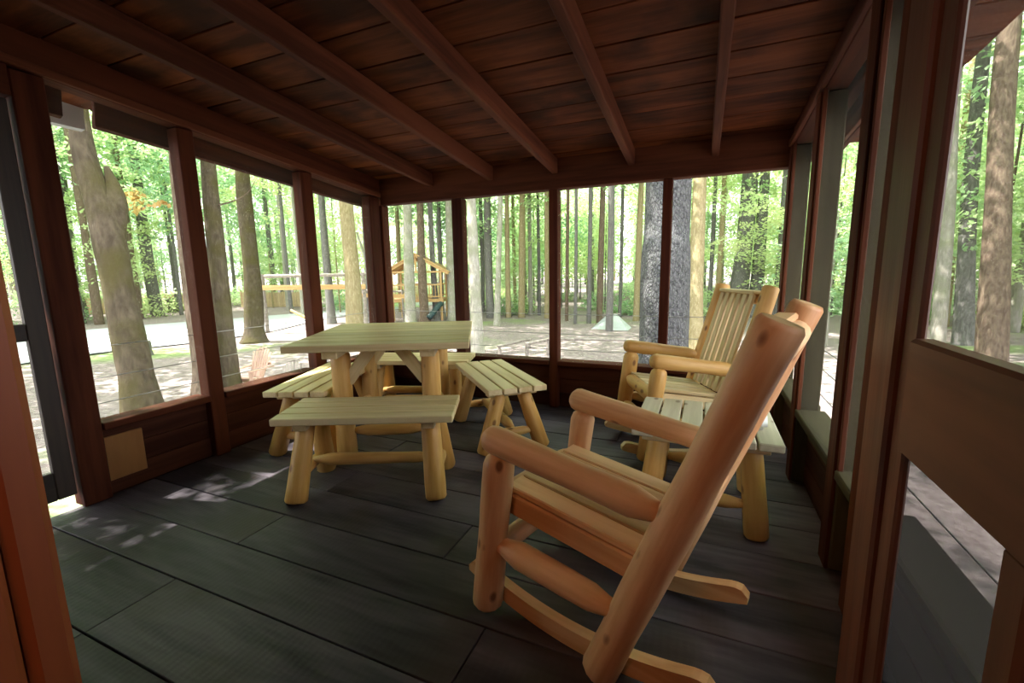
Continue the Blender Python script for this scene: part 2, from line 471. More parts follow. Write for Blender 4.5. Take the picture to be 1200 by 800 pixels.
for k in range(4):
    pbox(wall_back, 'sill', (ed[2 * k] + .001, YB - .012, ZS - .04), (ed[2 * k + 1] - .001, YB + PD + .03, ZS), M_stain, .005)
for z in (.817, .645, .505):
    cable(wall_back, (-2.9, YB + PD + .006, z), (XR, YB + PD + .006, z))

# right wall ------------------------------------------------------------------
def header_right(y): return 1.9686 + .0857 * (YB - y)
wall_right = box('wall_right', (XR + PD - .02, YF, -.05), (XR + PD, YB + .05, ZS - .045), M_sheath, None, 0)
tag(wall_right, kind='structure')
for z0, z1 in ((0.0, .125), (.128, .25), (.253, .372)):
    pbox(wall_right, 'wall_board', (XR + PD - .042, YF, z0), (XR + PD - .021, YB - .01, z1), M_sheath, .003)
RP = [(.205, .30), (1.64, 1.735), (1.935, 2.04), (2.74, 2.84), (3.50, YB - .001)]
for ya, yb in RP:
    pbox(wall_right, 'post', (XR, ya, 0), (XR + PD, yb, header_right(yb) - .001), M_olive, .006)
    pbox(wall_right, 'post_trim', (XR - .014, ya + .004, 0), (XR - .0005, yb - .004, header_right(yb) - .001), M_stain, .003)
pbeam(wall_right, 'header', (XR + PD / 2, YF + .01, header_right(YF) + .09), (XR + PD / 2, YB - .005, header_right(YB) + .09), PD, .18, M_stain, .005)
pbeam(wall_right, 'header_ledge', (XR - .012, YF + .02, header_right(YF) + .02), (XR - .012, YB - .01, header_right(YB - .01) + .02), .024, .04, M_raft, .004)
for (a0, a1), (b0, b1) in zip(RP[:-1], RP[1:]):
    pbox(wall_right, 'sill', (XR - .012, a1 + .001, ZS - .04), (XR + PD + .03, b0 - .001, ZS), M_olive, .005)
    for yy in (a1 + .01, b0 - .01):
        pbox(wall_right, 'screen_stop', (XR - .006, yy - .009, ZS), (XR + .012, yy + .009, header_right(yy)), M_raft, .002)
for z in (.745, .64, .505):
    cable(wall_right, (XR + PD + .006, YF + .02, z), (XR + PD + .006, YB - .04, z))

# insect screens, one per bay
wn = [0]
def screen(name_lbl, pts, n, mat=None):
    """quad with a little thickness"""
    wn[0] += 1
    n = V(n) * .0006
    p = [V(q) for q in pts]
    vs = p
    me = mesh_from('screen', vs, [(0, 1, 2, 3)], mat or M_screen)
    o = mobj('window_%d' % wn[0], me)
    tag(o, kind='structure')
    return o
xs_ = XL - .02
for ya, yb in ((1.205, 1.775), (1.87, 2.655), (2.765, 3.425)):
    screen('', [(xs_, ya, ZS), (xs_, yb, ZS), (xs_, yb, header_left(yb)), (xs_, ya, header_left(ya))], (1, 0, 0))
for k in range(4):
    a, b = ed[2 * k], ed[2 * k + 1]
    screen('', [(a, YB + .02, ZS), (b, YB + .02, ZS), (b, YB + .02, ZHB), (a, YB + .02, ZHB)], (0, -1, 0))
for (a0, a1), (b0, b1) in zip(RP[:-1], RP[1:]):
    x = XR + .006
    screen('', [(x, a1, ZS), (x, b0, ZS), (x, b0, header_right(b0)), (x, a1, header_right(a1))], (-1, 0, 0), M_sidescreen)

# roof edge boards outside the side walls, soffit is the ceiling boards carried out
def fascia_z(y): return 1.843 + .078 * (3.537 - y)
trims = 0
def trim(lo_y, hi_y, x, n):
    o = beam('trim_%d' % n, (x, lo_y, fascia_z(lo_y) + .13), (x, hi_y, fascia_z(hi_y) + .13), .03, .26, M_stain, None, .004)
    tag(o, kind='structure')
    e = beam('edge_strip', (x - .028, lo_y, fascia_z(lo_y) + .035), (x - .028, hi_y, fascia_z(hi_y) + .035), .022, .07, M_raft, None, .003)
    e.parent = o; e.matrix_parent_inverse = o.matrix_basis.inverted()
trim(1.468, YB + .3, XL - .184, 1)
trim(.0, 1.336, XL - .184, 2)
trim(.2, YB + .3, XR + .21, 3)

# door in the left wall
door1 = empty('door_1', (XL - .045, 1.072, 0)); tag(door1, kind='structure')
def d1(name, ya, yb, za, zb, mat=M_dark, t=.035):
    o = box(name, (-t / 2, ya - 1.072, za), (t / 2, yb - 1.072, zb), mat, door1, .004)
d1('stile', .997, 1.072, .078, 2.0)
d1('stile', .31, .385, .078, 2.0)
d1('rail', .386, .996, .078, .227)
d1('rail', .386, .996, .894, .976)
d1('rail', .386, .996, 1.90, 2.0)
for za, zb in ((.227, .894), (.976, 1.90)):
    me = mesh_from('screen', [(0, .386 - 1.072, za), (0, .996 - 1.072, za), (0, .996 - 1.072, zb), (0, .386 - 1.072, zb)], [(0, 1, 2, 3)], M_screen)
    mobj('screen', me, door1)
pbox(wall_left, 'lintel', (XL - PD, .301, 2.01), (XL, 1.082, header_left(1.08)), M_stain, .004)

# cabin wall with the doorway the picture is taken from
wall_front = box('wall_front', (-3.05, .02, -.05), (-.75, .163, 2.75), M_plaster, None, 0)
tag(wall_front, kind='structure')
pbox(wall_front, 'door_jamb', (-.749, .02, 0), (-.612, .162, 2.06), M_jamb, .006)
pbox(wall_front, 'casing', (-.76, .163, 0), (-.608, .2, 2.12), M_jamb, .008)
pbox(wall_front, 'door_jamb', (.372, -.02, 0), (.45, .162, 2.06), M_jamb, .006)
pbox(wall_front, 'casing', (.372, .163, 0), (.502, .2, 2.12), M_jamb, .008)
pbox(wall_front, 'wall_panel', (.451, -.02, -.05), (XR + .62, .163, 2.75), M_plaster, 0)
pbox(wall_front, 'wall_panel', (-.749, .02, 2.13), (.45, .163, 2.75), M_plaster, 0)
pbox(wall_front, 'head_jamb', (-.611, .02, 2.061), (.371, .162, 2.128), M_jamb, .006)
pbox(wall_front, 'casing', (-.76, .163, 2.121), (.502, .2, 2.25), M_jamb, .008)

# open screen door, swung back towards the right wall
XD = .33
door2 = empty('door_2', (XD + .018, .22, 0)); tag(door2, kind='structure')
def d2(name, ya, yb, za, zb, mat=M_door, xo=0.0, t=.036, bv=.006):
    return box(name, (-t / 2 + xo, ya - .22, za), (t / 2 + xo, yb - .22, zb), mat, door2, bv)
d2('stile', 1.012, 1.126, .02, 2.02)
d2('inner_stile', .955, 1.0115, .02, 2.02, M_door, 0, .014)
d2('stile', .22, .32, .02, 2.02)
d2('rail', .321, .954, .855, 1.058)
d2('rail', .321, .954, .021, .17)
d2('rail', .321, .954, 1.91, 2.02)
d2('mullion', .613, .667, .171, .854, M_door, .006, .028)
for ya, yb, za, zb in ((.321, 1.005, 1.058, 1.91), (.667, 1.005, .17, .855), (.321, .613, .17, .855)):
    me = mesh_from('screen', [(.01, ya - .22, za), (.01, yb - .22, za), (.01, yb - .22, zb), (.01, ya - .22, zb)], [(0, 1, 2, 3)], M_doorscreen if za > 1 else M_mesh)
    mobj('screen', me, door2)
for ya, yb in ((.321, .914),):
    pass

# the cabin room behind the doorway, with its warm ceiling lamp
CX0, CX1, CY0 = -2.4, 1.8, -3.2
fc = box('floor_cabin', (CX0, CY0, -.1), (CX1, -.021, 0), M_plaster, None, 0); tag(fc, kind='structure')
cc = box('ceiling_cabin', (CX0, CY0, 2.6), (CX1, .02, 2.7), M_plaster, None, 0); tag(cc, kind='structure')
for nm, lo, hi in (('wall_cabin_rear', (CX0, CY0 - .1, -.1), (CX1, CY0, 2.7)), ('wall_cabin_left', (CX0 - .1, CY0, -.1), (CX0, .02, 2.7)), ('wall_cabin_right', (CX1, CY0, -.1), (CX1 + .1, .02, 2.7))):
    tag(box(nm, lo, hi, M_plaster, None, 0), kind='structure')
wf2 = box('wall_cabin_front', (XR + .62, -.02, -.1), (CX1, .163, 2.7), M_plaster, None, 0); tag(wf2, kind='structure')
lamp = empty('ceiling_lamp', (-.35, -1.3, 2.6))
tag(lamp, 'warm ceiling lamp inside the cabin behind the doorway', 'lamp')
mt, nt, bs, N_, L_ = new_mat('lamp_glass')
bs.inputs['Base Color'].default_value = (1, .8, .55, 1)
bs.inputs['Emission Color'].default_value = (1, .42, .2, 1); bs.inputs['Emission Strength'].default_value = 48
M_lamp = mt
prof = [(0.0, -.16), (.07, -.155), (.12, -.12), (.14, -.07), (.13, -.02)]
vs, fs = [], []
for i, (r, z) in enumerate(prof):
    for j in range(20):
        t = j / 20 * 2 * math.pi
        vs.append((max(r, .002) * math.cos(t), max(r, .002) * math.sin(t), z))
for i in range(len(prof) - 1):
    for j in range(20):
        fs.append((i * 20 + j, i * 20 + (j + 1) % 20, (i + 1) * 20 + (j + 1) % 20, (i + 1) * 20 + j))
mobj('lamp_shade', mesh_from('lamp_shade', vs, fs, M_lamp, True), lamp)
log('lamp_base', (0, 0, -.02), (0, 0, 0), .15, .15, M_iron, lamp, wob=0)

# ------------------------------------------------------------------ furniture
def four_planks(root, L, W, n, z0, t, mat, along='X', name='top_board', gap=.007):
    w = (W - gap * (n - 1)) / n
    for k in range(n):
        a = -W / 2 + k * (w + gap)
        if along == 'X': box(name, (-L / 2, a, z0), (L / 2, a + w, z0 + t), mat, root, .004)
        else: box(name, (a, -L / 2, z0), (a + w, L / 2, z0 + t), mat, root, .005)

def make_bench():
    r = empty('log_bench')
    four_planks(r, .94, .40, 4, .417, .038, M_board, gap=.010)
    for s in (-1, 1):
        box('cleat', (s * .335 - .035, -.17, .377), (s * .335 + .035, .17, .4165), M_board, r)
        for q in (-1, 1):
            log('leg', (s * .37, q * .205, 0), (s * .335, q * .085, .39), .056, .050, M_log, r)
        log('cross_stretcher', (s * .362, -.17, .125), (s * .362, .17, .125), .030, .030, M_log, r, 'cone', 'cone')
    log('long_stretcher', (-.35, 0, .15), (.35, 0, .15), .034, .032, M_log, r, 'cone', 'cone')
    return r
bench = make_bench()
tag(bench, 'yellow log bench nearest the camera, in front of the log table', 'bench', 'log benches around the table')
bench.location = (-1.667, 1.871, 0); bench.rotation_euler.z = math.radians(24.4)
for loc, ang, lb in (((-2.525, 2.375, 0), 111, 'sun-flecked log bench beside the left screened wall at the table\'s left end'),
                     ((-1.37, 2.86, 0), 133, 'log bench standing clear at the right end of the table'),
                     ((-2.29, 3.215, 0), 18, 'log bench behind the table against the back wall sill')):
    c = copy_tree(bench)
    c.location = loc; c.rotation_euler.z = math.radians(ang)
    c['label'] = lb

tbl = empty('log_table', (-2.02, 2.55, 0), math.radians(27.5))
tag(tbl, 'square log picnic table with a planked top in the porch corner', 'table')
four_planks(tbl, 1.09, 1.18, 8, .735, .042, M_board, gap=.009)
for s in (-1, 1):
    box('cleat', (s * .29 - .045, -.54, .685), (s * .29 + .045, .54, .7345), M_board, tbl)
    for q in (-1, 1):
        log('leg', (s * .285, q * .345, 0), (s * .285, q * .345, .69), .066, .060, M_log, tbl)
    for q in (-1, 1):
        beam('brace', (s * .25, q * .345, .50), (s * .08, q * .345, .73), .05, .075, M_board, tbl, .006)
    log('cross_stretcher', (s * .285, -.30, .22), (s * .285, .30, .22), .034, .034, M_log, tbl, 'cone', 'cone')
for q in (-1, 1):
    log('long_stretcher', (-.24, q * .345, .17), (.24, q * .345, .17), .040, .038, M_log, tbl, 'cone', 'cone')

def make_rocker(name, loc, ang, top_x, LM, BM, slat_mat):
    """local +x is the way the sitter faces"""
    r = empty(name, loc, ang)
    W = .275
    def bx(z): return -.22 + (top_x + .22) * (z - .05) / 1.02
    bdir = V((top_x + .22, 0, 1.02)).normalized()
    for s in (-1, 1):
        y = s * W
        log('front_post', (.212, y, .035), (.14, y, .607), .052, .050, LM, r, 'cut', 'round')
        log('back_post', (-.22, y, .03), (top_x, y, 1.075), .053, .047, LM, r)
        log('armrest', (.20, y, .652), (bx(.57) + .01, y, .575), .046, .044, LM, r, 'round', 'cone')
        log('side_stretcher', (.165, y, .285), (bx(.24), y, .245), .042, .040, LM, r, 'cone', 'cone')
        # rocker runner: curved board on edge, inside the posts
        vs, fs = [], []
        n = 44
        yi = s * (W - .062)
        for k in range(n + 1):
            f = k / n
            x = .34 - f * .86
            zb = ((x + .09) ** 2) / (2 * 1.15)
            h = .062
            e = min(f, 1 - f) / .08
            if e < 1: h = .062 * (.35 + .65 * math.sqrt(max(0, 1 - (1 - e) ** 2)))
            for dy in (-.019, .019):
                vs.append((x, yi + dy, zb)); vs.append((x, yi + dy, zb + h))
        for k in range(n):
            a, b = k * 4, (k + 1) * 4
            fs += [(a, a + 1, b + 1, b), (a + 2, b + 2, b + 3, a + 3), (a + 1, a + 3, b + 3, b + 1), (a, b, b + 2, a + 2)]
        fs += [(0, 2, 3, 1), (n * 4, n * 4 + 1, n * 4 + 3, n * 4 + 2)]
        mobj('runner', mesh_from('runner', vs, fs, BM), r)
        beam('seat_rail', (.155, s * .2, .405), (bx(.35) + .03, s * .2, .345), .04, .075, BM, r, .006)
    log('front_stretcher', (.187, -W + .02, .24), (.187, W - .02, .24), .036, .036, LM, r, 'cone', 'cone')
    log('front_seat_rail', (.165, -W + .015, .425), (.165, W - .015, .425), .042, .042, LM, r, 'cone', 'cone')
    log('back_seat_rail', (bx(.36), -W + .02, .33), (bx(.36), W - .02, .33), .034, .034, LM, r, 'cone', 'cone')
    log('back_stretcher', (bx(.19), -W + .02, .19), (bx(.19), W - .02, .19), .034, .034, LM, r, 'cone', 'cone')
    # seat boards run front to back
    for k in range(5):
        y = -.178 + k * .089
        beam('seat_board', (.16, y, .462), (bx(.40) + .045, y, .40), .082, .022, slat_mat, r, .004)
    # back: top and lower rails between the posts, boards on the front of them
    nrm = V((bdir.z, 0, -bdir.x))
    for z, rr in ((1.0, .036), (.52, .034)):
        log('back_rail', (bx(z) - .012, -W + .02, z), (bx(z) - .012, W - .02, z), rr, rr, LM, r, 'cone', 'cone')
    for k in range(6):
        y = -.175 + k * .07
        p0 = V((bx(.40), y, .40)) + nrm * .034
        p1 = V((bx(1.015), y, 1.015)) + nrm * .034
        beam('back_slat', p0, p1, .05, .02, slat_mat, r, .005, nrm)
    p = V((bx(1.03), 0, 1.03)) + nrm * .030
    beam('top_cap', p - V((0, .205, 0)), p + V((0, .205, 0)), .055, .022, slat_mat, r, .006)
    return r
c1 = make_rocker('rocking_chair', (-.368, 1.446, 0), math.atan2(.258, -.966), -.61, M_cedar, M_cedarb, M_cedarb)
tag(c1, 'reddish log rocking chair in the foreground, seen from its side', 'chair', 'log rocking chairs')
c2 = make_rocker('rocking_chair', (-.2, 3.0, 0), math.radians(205), -.50, M_log, M_board, M_board)
tag(c2, 'yellow log rocking chair with slatted back by the back screen', 'chair', 'log rocking chairs')

et = empty('side_table', (.036, 2.303, 0))
tag(et, 'low log side table with pale planked top between the rocking chairs', 'table')
four_planks(et, .565, .62, 6, .42, .035, M_pale, along='Y', gap=.009)
for s in (-1, 1):
    box('cleat', (-.27, s * .19 - .03, .382), (.27, s * .19 + .03, .4195), M_board, et)
    for q in (-1, 1):
        log('leg', (s * .235, q * .235, 0), (s * .195, q * .165, .40), .052, .047, M_log, et)
for q in (-1, 1):
    log('stretcher', (-.205, q * .215, .14), (.205, q * .215, .14), .030, .030, M_log, et, 'cone', 'cone')

# white flat case lying on the side table
wb = empty('white_case', (.262, 2.325, .4552), math.radians(-6))
tag(wb, 'small white rounded case lying on the pale side table', 'case')
bm = bmesh.new(); bmesh.ops.create_cube(bm, size=1); bmesh.ops.scale(bm, vec=(.10, .28, .05), verts=bm.verts)
bmesh.ops.bevel(bm, geom=bm.edges[:], offset=.016, segments=3, affect='EDGES')
me = bpy.data.meshes.new('case_body'); bm.to_mesh(me); bm.free(); me.materials.append(M_white)
me.polygons.foreach_set('use_smooth', [True] * len(me.polygons))
mobj('case_body', me, wb, loc=(0, 0, .025))
log('knob', (.03, .10, .05), (.03, .10, .066), .011, .010, M_white, wb, wob=0)

# bare plywood square under the first left screen
pp = box('plywood_patch', (XL - PD + .043, 1.207, .075), (XL - PD + .056, 1.40, .325), M_ply, None, .003)
tag(pp, 'small unstained plywood square low on the left wall beside the door', 'panel')

# gutter end under the left eave
gt = empty('gutter_end', (-3.735, 1.43, 2.165))
tag(gt, 'pale metal gutter end under the left eave', 'gutter')
vs = []
for y in (-.045, .26):
    vs += [(-.05, y, .10), (-.05, y, 0), (-.01, y, -.035), (.035, y, -.03), (.05, y, .10)]
fs = [(k, k + 1, 6 + k, 5 + k) for k in range(4)] + [(4, 3, 2, 1, 0)]
g_me = mesh_from('trough', vs, fs, M_gutter)
go = mobj('trough', g_me, gt); sm = go.modifiers.new('thick', 'SOLIDIFY'); sm.thickness = .003
box('gutter_lip', (-.056, -.046, .088), (-.044, .26, .104), M_gutter, gt, .002)

# ------------------------------------------------------------------ outdoors: ground
G = -1.6
def ground_z(x, y):
    d = math.hypot(x, y)
    h = 0.0
    if d > 34: h += (d - 34) * .03
    h += .10 * math.sin(x * .31 + 1) * math.sin(y * .27) * min(1, max(0, (d - 6) / 10))
    return G + h
NG = 80
vs, fs = [], []
for i in range(NG + 1):
    for j in range(NG + 1):
        x = -110 + 220 * i / NG; y = -90 + 220 * j / NG
        vs.append((x, y, ground_z(x, y)))
for i in range(NG):
    for j in range(NG):
        a = i * (NG + 1) + j
        fs.append((a, a + NG + 1, a + NG + 2, a + 1))
gnd = mobj('ground', mesh_from('ground', vs, fs, M_ground, True)); tag(gnd, kind='structure')
# porch and cabin underside posts stand on the ground
skirt = box('trim_4', (XL - .08, .0, G - .1), (XL - .02, YB + .08, -.17), M_sheath, None, 0); tag(skirt, kind='structure')
skirt2 = box('trim_5', (XL - .02, YB + .03, G - .1), (XR + .05, YB + .09, -.17), M_sheath, None, 0); tag(skirt2, kind='structure')
skirt3 = box('trim_6', (XR + .03, .0, G - .1), (XR + .09, YB + .03, -.17), M_sheath, None, 0); tag(skirt3, kind='structure')
# gravel drive
near = [(-19.6, -14), (-20.0, -2), (-20.28, 7.31), (-20.4, 9.2), (-19.8, 12.2), (-20.6, 16.2), (-22.2, 20.4), (-22.4, 26), (-20, 36)]
far = [(-32, -14), (-31.5, 2), (-31, 10.5), (-30.8, 13.0), (-29.3, 15.6), (-27.8, 19.2), (-27.2, 22.5), (-25.9, 27.5), (-23.5, 36)]
vs, fs = [], []
for (a, b) in zip(near, far):
    for k in range(5):
        f = k / 4
        x, y = a[0] + (b[0] - a[0]) * f, a[1] + (b[1] - a[1]) * f
        vs.append((x, y, ground_z(x, y) + .07 - .04 * abs(f - .5)))
for i in range(len(near) - 1):
    for k in range(4):
        q = i * 5 + k
        fs.append((q, q + 5, q + 6, q + 1))
drv = mobj('driveway', mesh_from('driveway', vs, fs, M_road, True)); tag(drv, kind='structure')

# ------------------------------------------------------------------ outdoors: foliage meshes (shared)
def leaf_cloud(name, n_sprays, per, rx, rz, leaf, spread, mat, seed, flat_=.35):
    rr = random.Random(seed)
    vs, fs = [], []
    for s in range(n_sprays):
        while True:
            c = V((rr.uniform(-1, 1), rr.uniform(-1, 1), rr.uniform(-1, 1)))
            if c.length < 1: break
        c = V((c.x * rx, c.y * rx, c.z * rz))
        tilt = V((rr.gauss(0, flat_), rr.gauss(0, flat_), 1)).normalized()
        tx = tilt.cross(V((0, 1, .01))).normalized(); ty = tilt.cross(tx)
        for k in range(per):
            a = rr.uniform(0, 6.283); d = spread * math.sqrt(rr.random())
            p = c + tx * (d * math.cos(a)) + ty * (d * math.sin(a)) + tilt * rr.gauss(0, spread * .13) - V((0, 0, d * d * .18 / spread))
            b = rr.uniform(0, 6.283)
            nz = (tilt + V((rr.gauss(0, .45), rr.gauss(0, .45), rr.gauss(0, .25)))).normalized()
            u = nz.cross(V((math.cos(b), math.sin(b), .02))).normalized(); w = nz.cross(u)
            L = leaf * rr.uniform(.65, 1.25)
            i = len(vs)
            vs += [p - u * L * .5, p + w * L * .32 + nz * L * .04, p + u * L * .5, p - w * L * .32 + nz * L * .04]
            fs.append((i, i + 1, i + 2, i + 3))
    return mesh_from(name, vs, fs, mat)
CROWN = [leaf_cloud('crown', 62, 60, 3.4, 4.2, .23, .85, mt_, 11 + i) for i, mt_ in enumerate((L_green, L_yellow, L_deep, L_green))]
SPRAY = [leaf_cloud('sprays', 46, 55, 2.0, 2.6, .17, .75, mt_, 31 + i, .3) for i, mt_ in enumerate((L_green, L_yellow, L_deep, L_yellow))]
SHRUB = [leaf_cloud('foliage', 26, 45, 1.1, .7, .13, .5, mt_, 51 + i, .5) for i, mt_ in enumerate((L_green, L_deep, L_yellow))]
BOUGH = [leaf_cloud('bough_leaves', 9, 60, .9, .35, .11, .45, mt_, 71 + i, .25) for i, mt_ in enumerate((L_yellow, L_green))]

def put(me, name, parent, loc, s=1.0, rz=0.0, sz=None):
    o = bpy.data.objects.new(name, me)
    o.location = loc; o.scale = (s, s, sz if sz else s); o.rotation_euler = (0, 0, rz)
    return link(o, parent)

def tree(name, pts, r_base, mat, label, group=None, top=17.0, crown=(13, 1.25, 0), flare=1.35, boughs=(), n=16, seed=0, wob=.05, rads=None, two=False):
    """pts: trunk centre line from the ground up (world); continued to `top` above"""
    b = V(pts[0]); b.z = ground_z(b.x, b.y) - .1
    t = empty(name, b)
    tag(t, label, 'tree', group)
    P = [V(q) - b for q in pts]
    P[0] = V((0, 0, 0))
    d = (P[-1] - P[-2]); d = d / max(d.z, .3)
    zl = P[-1].z
    for k in (1, 2):
        z = zl + (top - zl) * k / 2
        P.append(P[-1] + V((d.x * .35, d.y * .35, 1)) * ((top - zl) / 2))
    H_ = P[-1].z
    rad = [r_base * (flare if i == 0 else 1.0) * (1 - .62 * (p.z / H_)) for i, p in enumerate(P)]
    if rads: rad[:len(rads)] = rads
    if P[1].z > 1.2:
        f = .7 / P[1].z
        P.insert(1, P[0].lerp(P[1], f)); rad.insert(1, r_base * 1.03)
    mobj('trunk', tube_mesh('trunk', P, rad, mat, n, wob, seed), t)
    if crown:
        rr = random.Random(seed + 5)
        hz, cs, kind = crown
        put(CROWN[kind], 'crown', t, P[-1] - V((0, 0, H_ - hz)) if False else V((P[-1].x, P[-1].y, hz)), cs, rr.uniform(0, 6))
        if two: put(CROWN[(kind + 1) % 4], 'crown', t, V((P[-1].x + rr.uniform(-2, 2), P[-1].y + rr.uniform(-2, 2), hz + 3.5)), cs * .9, rr.uniform(0, 6))
    for (x, y, z, s, kind) in boughs:
        put(BOUGH[kind], 'bough', t, V((x, y, z)) - b, s, rnd.uniform(0, 6))['kind'] = 'stuff'
    return t

# trunks one can tell apart, from left to right
t = tree('forked_tree', [(-7.07, 3.41, -1.64), (-7.38, 3.52, -.19), (-7.58, 3.58, .66), (-7.77, 3.65, 1.51), (-7.93, 3.68, 2.1), (-8.22, 3.70, 2.9), (-8.34, 3.75, 3.57), (-8.53, 3.85, 4.65)], .285, B_moss,
     'thick mossy leaning trunk with a broken fork outside the first left screen', top=15, crown=(12.5, 1.2, 0), seed=1, rads=[.22, .20, .19, .185, .18, .135, .125, .12], boughs=[(-8.9, 5.2, 3.9, 1.0, 1), (-5.2, .35, 4.6, .75, 1), (-5.2, -.12, 4.6, .45, 0)])  # last two boughs added unseen over the eave to break up the sun
b = t.location
stub = [V(q) - b for q in [(-7.83, 3.70, 1.75), (-7.90, 3.80, 2.2), (-7.99, 3.88, 2.5), (-8.05, 3.86, 2.8)]]
mobj('broken_fork', tube_mesh('broken_fork', stub, [.14, .165, .10, .03], B_moss, 14, .06, 3), t)
for k, (x, y, z) in enumerate(((-8.51, 4.27, 2.5), (-8.36, 4.33, 2.48), (-8.28, 4.34, 2.33), (-8.01, 4.46, 2.33))):
    put(leaf_cloud('dead_leaves', 2, 12, .12, .08, .10, .14, L_brown, 90 + k), 'dead_leaves', t, V((x, y, z)) - b)['kind'] = 'stuff'
tree('oak_tree', [(-10.28, 6.18, -1.61), (-10.47, 6.33, -.26), (-10.81, 6.51, 1.67), (-11.08, 6.73, 3.6), (-11.28, 6.9, 5.15)], .25, B_brown,
     'furrowed brown trunk just left of the second left porch post', top=16, crown=(12.5, 1.2, 1), seed=2, n=20, wob=.06)
t3 = tree('oak_tree', [(-10.47, 6.85, -1.6), (-10.63, 7.0, -.37), (-10.91, 7.22, 1.69), (-11.2, 7.45, 3.76), (-11.43, 7.7, 5.82)], .215, B_moss,
     'olive mossy trunk just right of the second left porch post', top=16, crown=(13, 1.2, 0), seed=3)
mobj('twig', tube_mesh('twig', [V(q) - t3.location for q in [(-10.98, 7.35, 2.9), (-10.6, 7.53, 3.0), (-10.27, 7.71, 3.2), (-10.09, 7.84, 3.52)]], [.022, .017, .012, .006], B_brown, 7), t3)
tree('oak_tree', [(-17.77, 12.92, -1.59), (-17.95, 13.28, .97), (-18.36, 13.6, 3.9), (-18.58, 13.82, 5.74), (-18.96, 14.28, 9.4)], .37, B_moss,
     'stout trunk with a flared base standing alone by the drive', top=20, crown=(15, 1.4, 1), flare=1.7, seed=4)
tree('tulip_tree', [(-20.22, 19.76, -1.6), (-20.66, 20.15, 1.83), (-21.1, 20.56, 5.35)], .24, B_grey, 'dark grey trunk just right of the third left porch post', top=18, crown=(13, 1.3, 2), seed=5)
tree('tulip_tree', [(-12.81, 13.69, -1.9), (-13.11, 14.1, 1.26), (-13.46, 14.39, 3.84), (-13.74, 14.83, 7.1)], .325, B_tan, 'straight tan trunk in the third left screen behind the table', top=19, crown=(15, 1.4, 0), seed=6)
t7 = tree('tulip_tree', [(-17.97, 20.72, -1.64), (-18.32, 21.16, 1.78), (-18.72, 21.59, 5.31)], .30, B_grey, 'grey trunk with a bare pale branch beside the porch corner post', top=18, crown=(14, 1.3, 2), seed=7)
mobj('bare_branch', tube_mesh('bare_branch', [V(q) - t7.location for q in [(-18.21, 20.92, 0.58), (-18.41, 21.04, 1.78), (-18.74, 21.07, 2.79), (-19.06, 21.09, 3.7)]], [.10, .085, .07, .05], B_pale, 8), t7)
tree('poplar_tree', [(-14.46, 19.61, -1.6), (-14.70, 20.07, 1.69), (-14.94, 20.55, 5.13)], .30, B_pale, 'pale trunk standing in front of the wooden playhouse', top=18, crown=(14, 1.3, 1), seed=8)
tree('poplar_tree', [(-14.92, 21.66, -1.66), (-15.26, 22.09, 1.72), (-15.53, 22.61, 5.45)], .27, B_brown, 'brown trunk growing up through the playhouse deck', top=18, crown=(14, 1.2, 0), seed=9)
tree('poplar_tree', [(-14.7, 22.6, -1.6), (-15.04, 22.95, 1.72), (-15.36, 23.4, 5.5)], .19, B_grey, 'slim dark trunk beside the brown one in the playhouse', top=18, crown=None, seed=10)
tree('poplar_tree', [(-13.76, 22.92, -1.66), (-14.05, 23.36, 1.71), (-14.33, 23.9, 5.53)], .29, B_pale, 'pale trunk just right of the playhouse, partly behind the back post', top=18, crown=(14, 1.2, 2), seed=11)
tree('beech_tree', [(-6.97, 13.16, -1.6), (-7.15, 13.46, .6), (-7.33, 13.73, 2.62), (-7.45, 13.92, 4.07)], .20, B_pale, 'smooth pale sunlit trunk in the second back screen', top=17, crown=(13, 1.2, 1), seed=12)
tree('birch_tree', [(-9.72, 20.53, -1.6), (-9.79, 21.05, 1.59), (-9.87, 21.61, 5.1)], .16, B_pale, 'slim whitish trunk standing in the clearing beyond the pale one', top=17, crown=(13, 1.2, 3), seed=13)
tree('pine_tree', [(-.47, 6.55, -1.5), (-.49, 6.78, .14), (-.52, 6.98, 1.38), (-.54, 7.18, 2.63)], .375, B_plate, 'huge grey plated trunk right behind the third back post', top=20, crown=(15, 1.4, 2), flare=1.2, seed=14, n=26, wob=.03)
tree('beech_tree', [(-.12, 14.8, -1.6), (-.18, 15.19, .8), (-.22, 15.67, 3.72)], .24, B_tan, 'yellowish sunlit trunk right of the huge plated one', top=17, crown=(13, 1.2, 1), seed=15)
tree('tulip_tree', [(1.75, 28.31, -1.6), (2.0, 28.85, .92), (2.18, 29.59, 4.81)], .52, B_grey, 'thick grey trunk, left one of a pair right of the yellowish trunk', top=20, crown=(13, 1.3, 1), seed=16, boughs=[(1.6, 24, 4.2, 1.6, 0), (2.4, 24, 3.5, 1.5, 0), (.8, 23, 2.2, 1.1, 0), (2.0, 22.5, 5.6, 1.5, 0)])
tree('tulip_tree', [(2.66, 28.7, -1.62), (2.9, 29.23, .9), (2.99, 29.94, 4.79)], .36, B_grey, 'grey trunk, right one of a pair behind the rear rocking chair', top=20, crown=(14, 1.3, 0), seed=17)
tree('tulip_tree', [(6.78, 17.51, -1.54), (6.91, 18.35, 3.02), (6.93, 18.98, 6.68)], .19, B_pale, 'pale trunk at the left edge of the open door\'s upper screen', top=18, crown=(13, 1.3, 2), seed=18)
tree('tulip_tree', [(7.25, 15.75, -1.57), (7.2, 16.46, 2.78), (7.22, 17.1, 6.43)], .31, B_brown, 'thick dark trunk seen through the open door\'s upper screen', top=19, crown=(14, 1.3, 0), seed=19, flare=1.15)
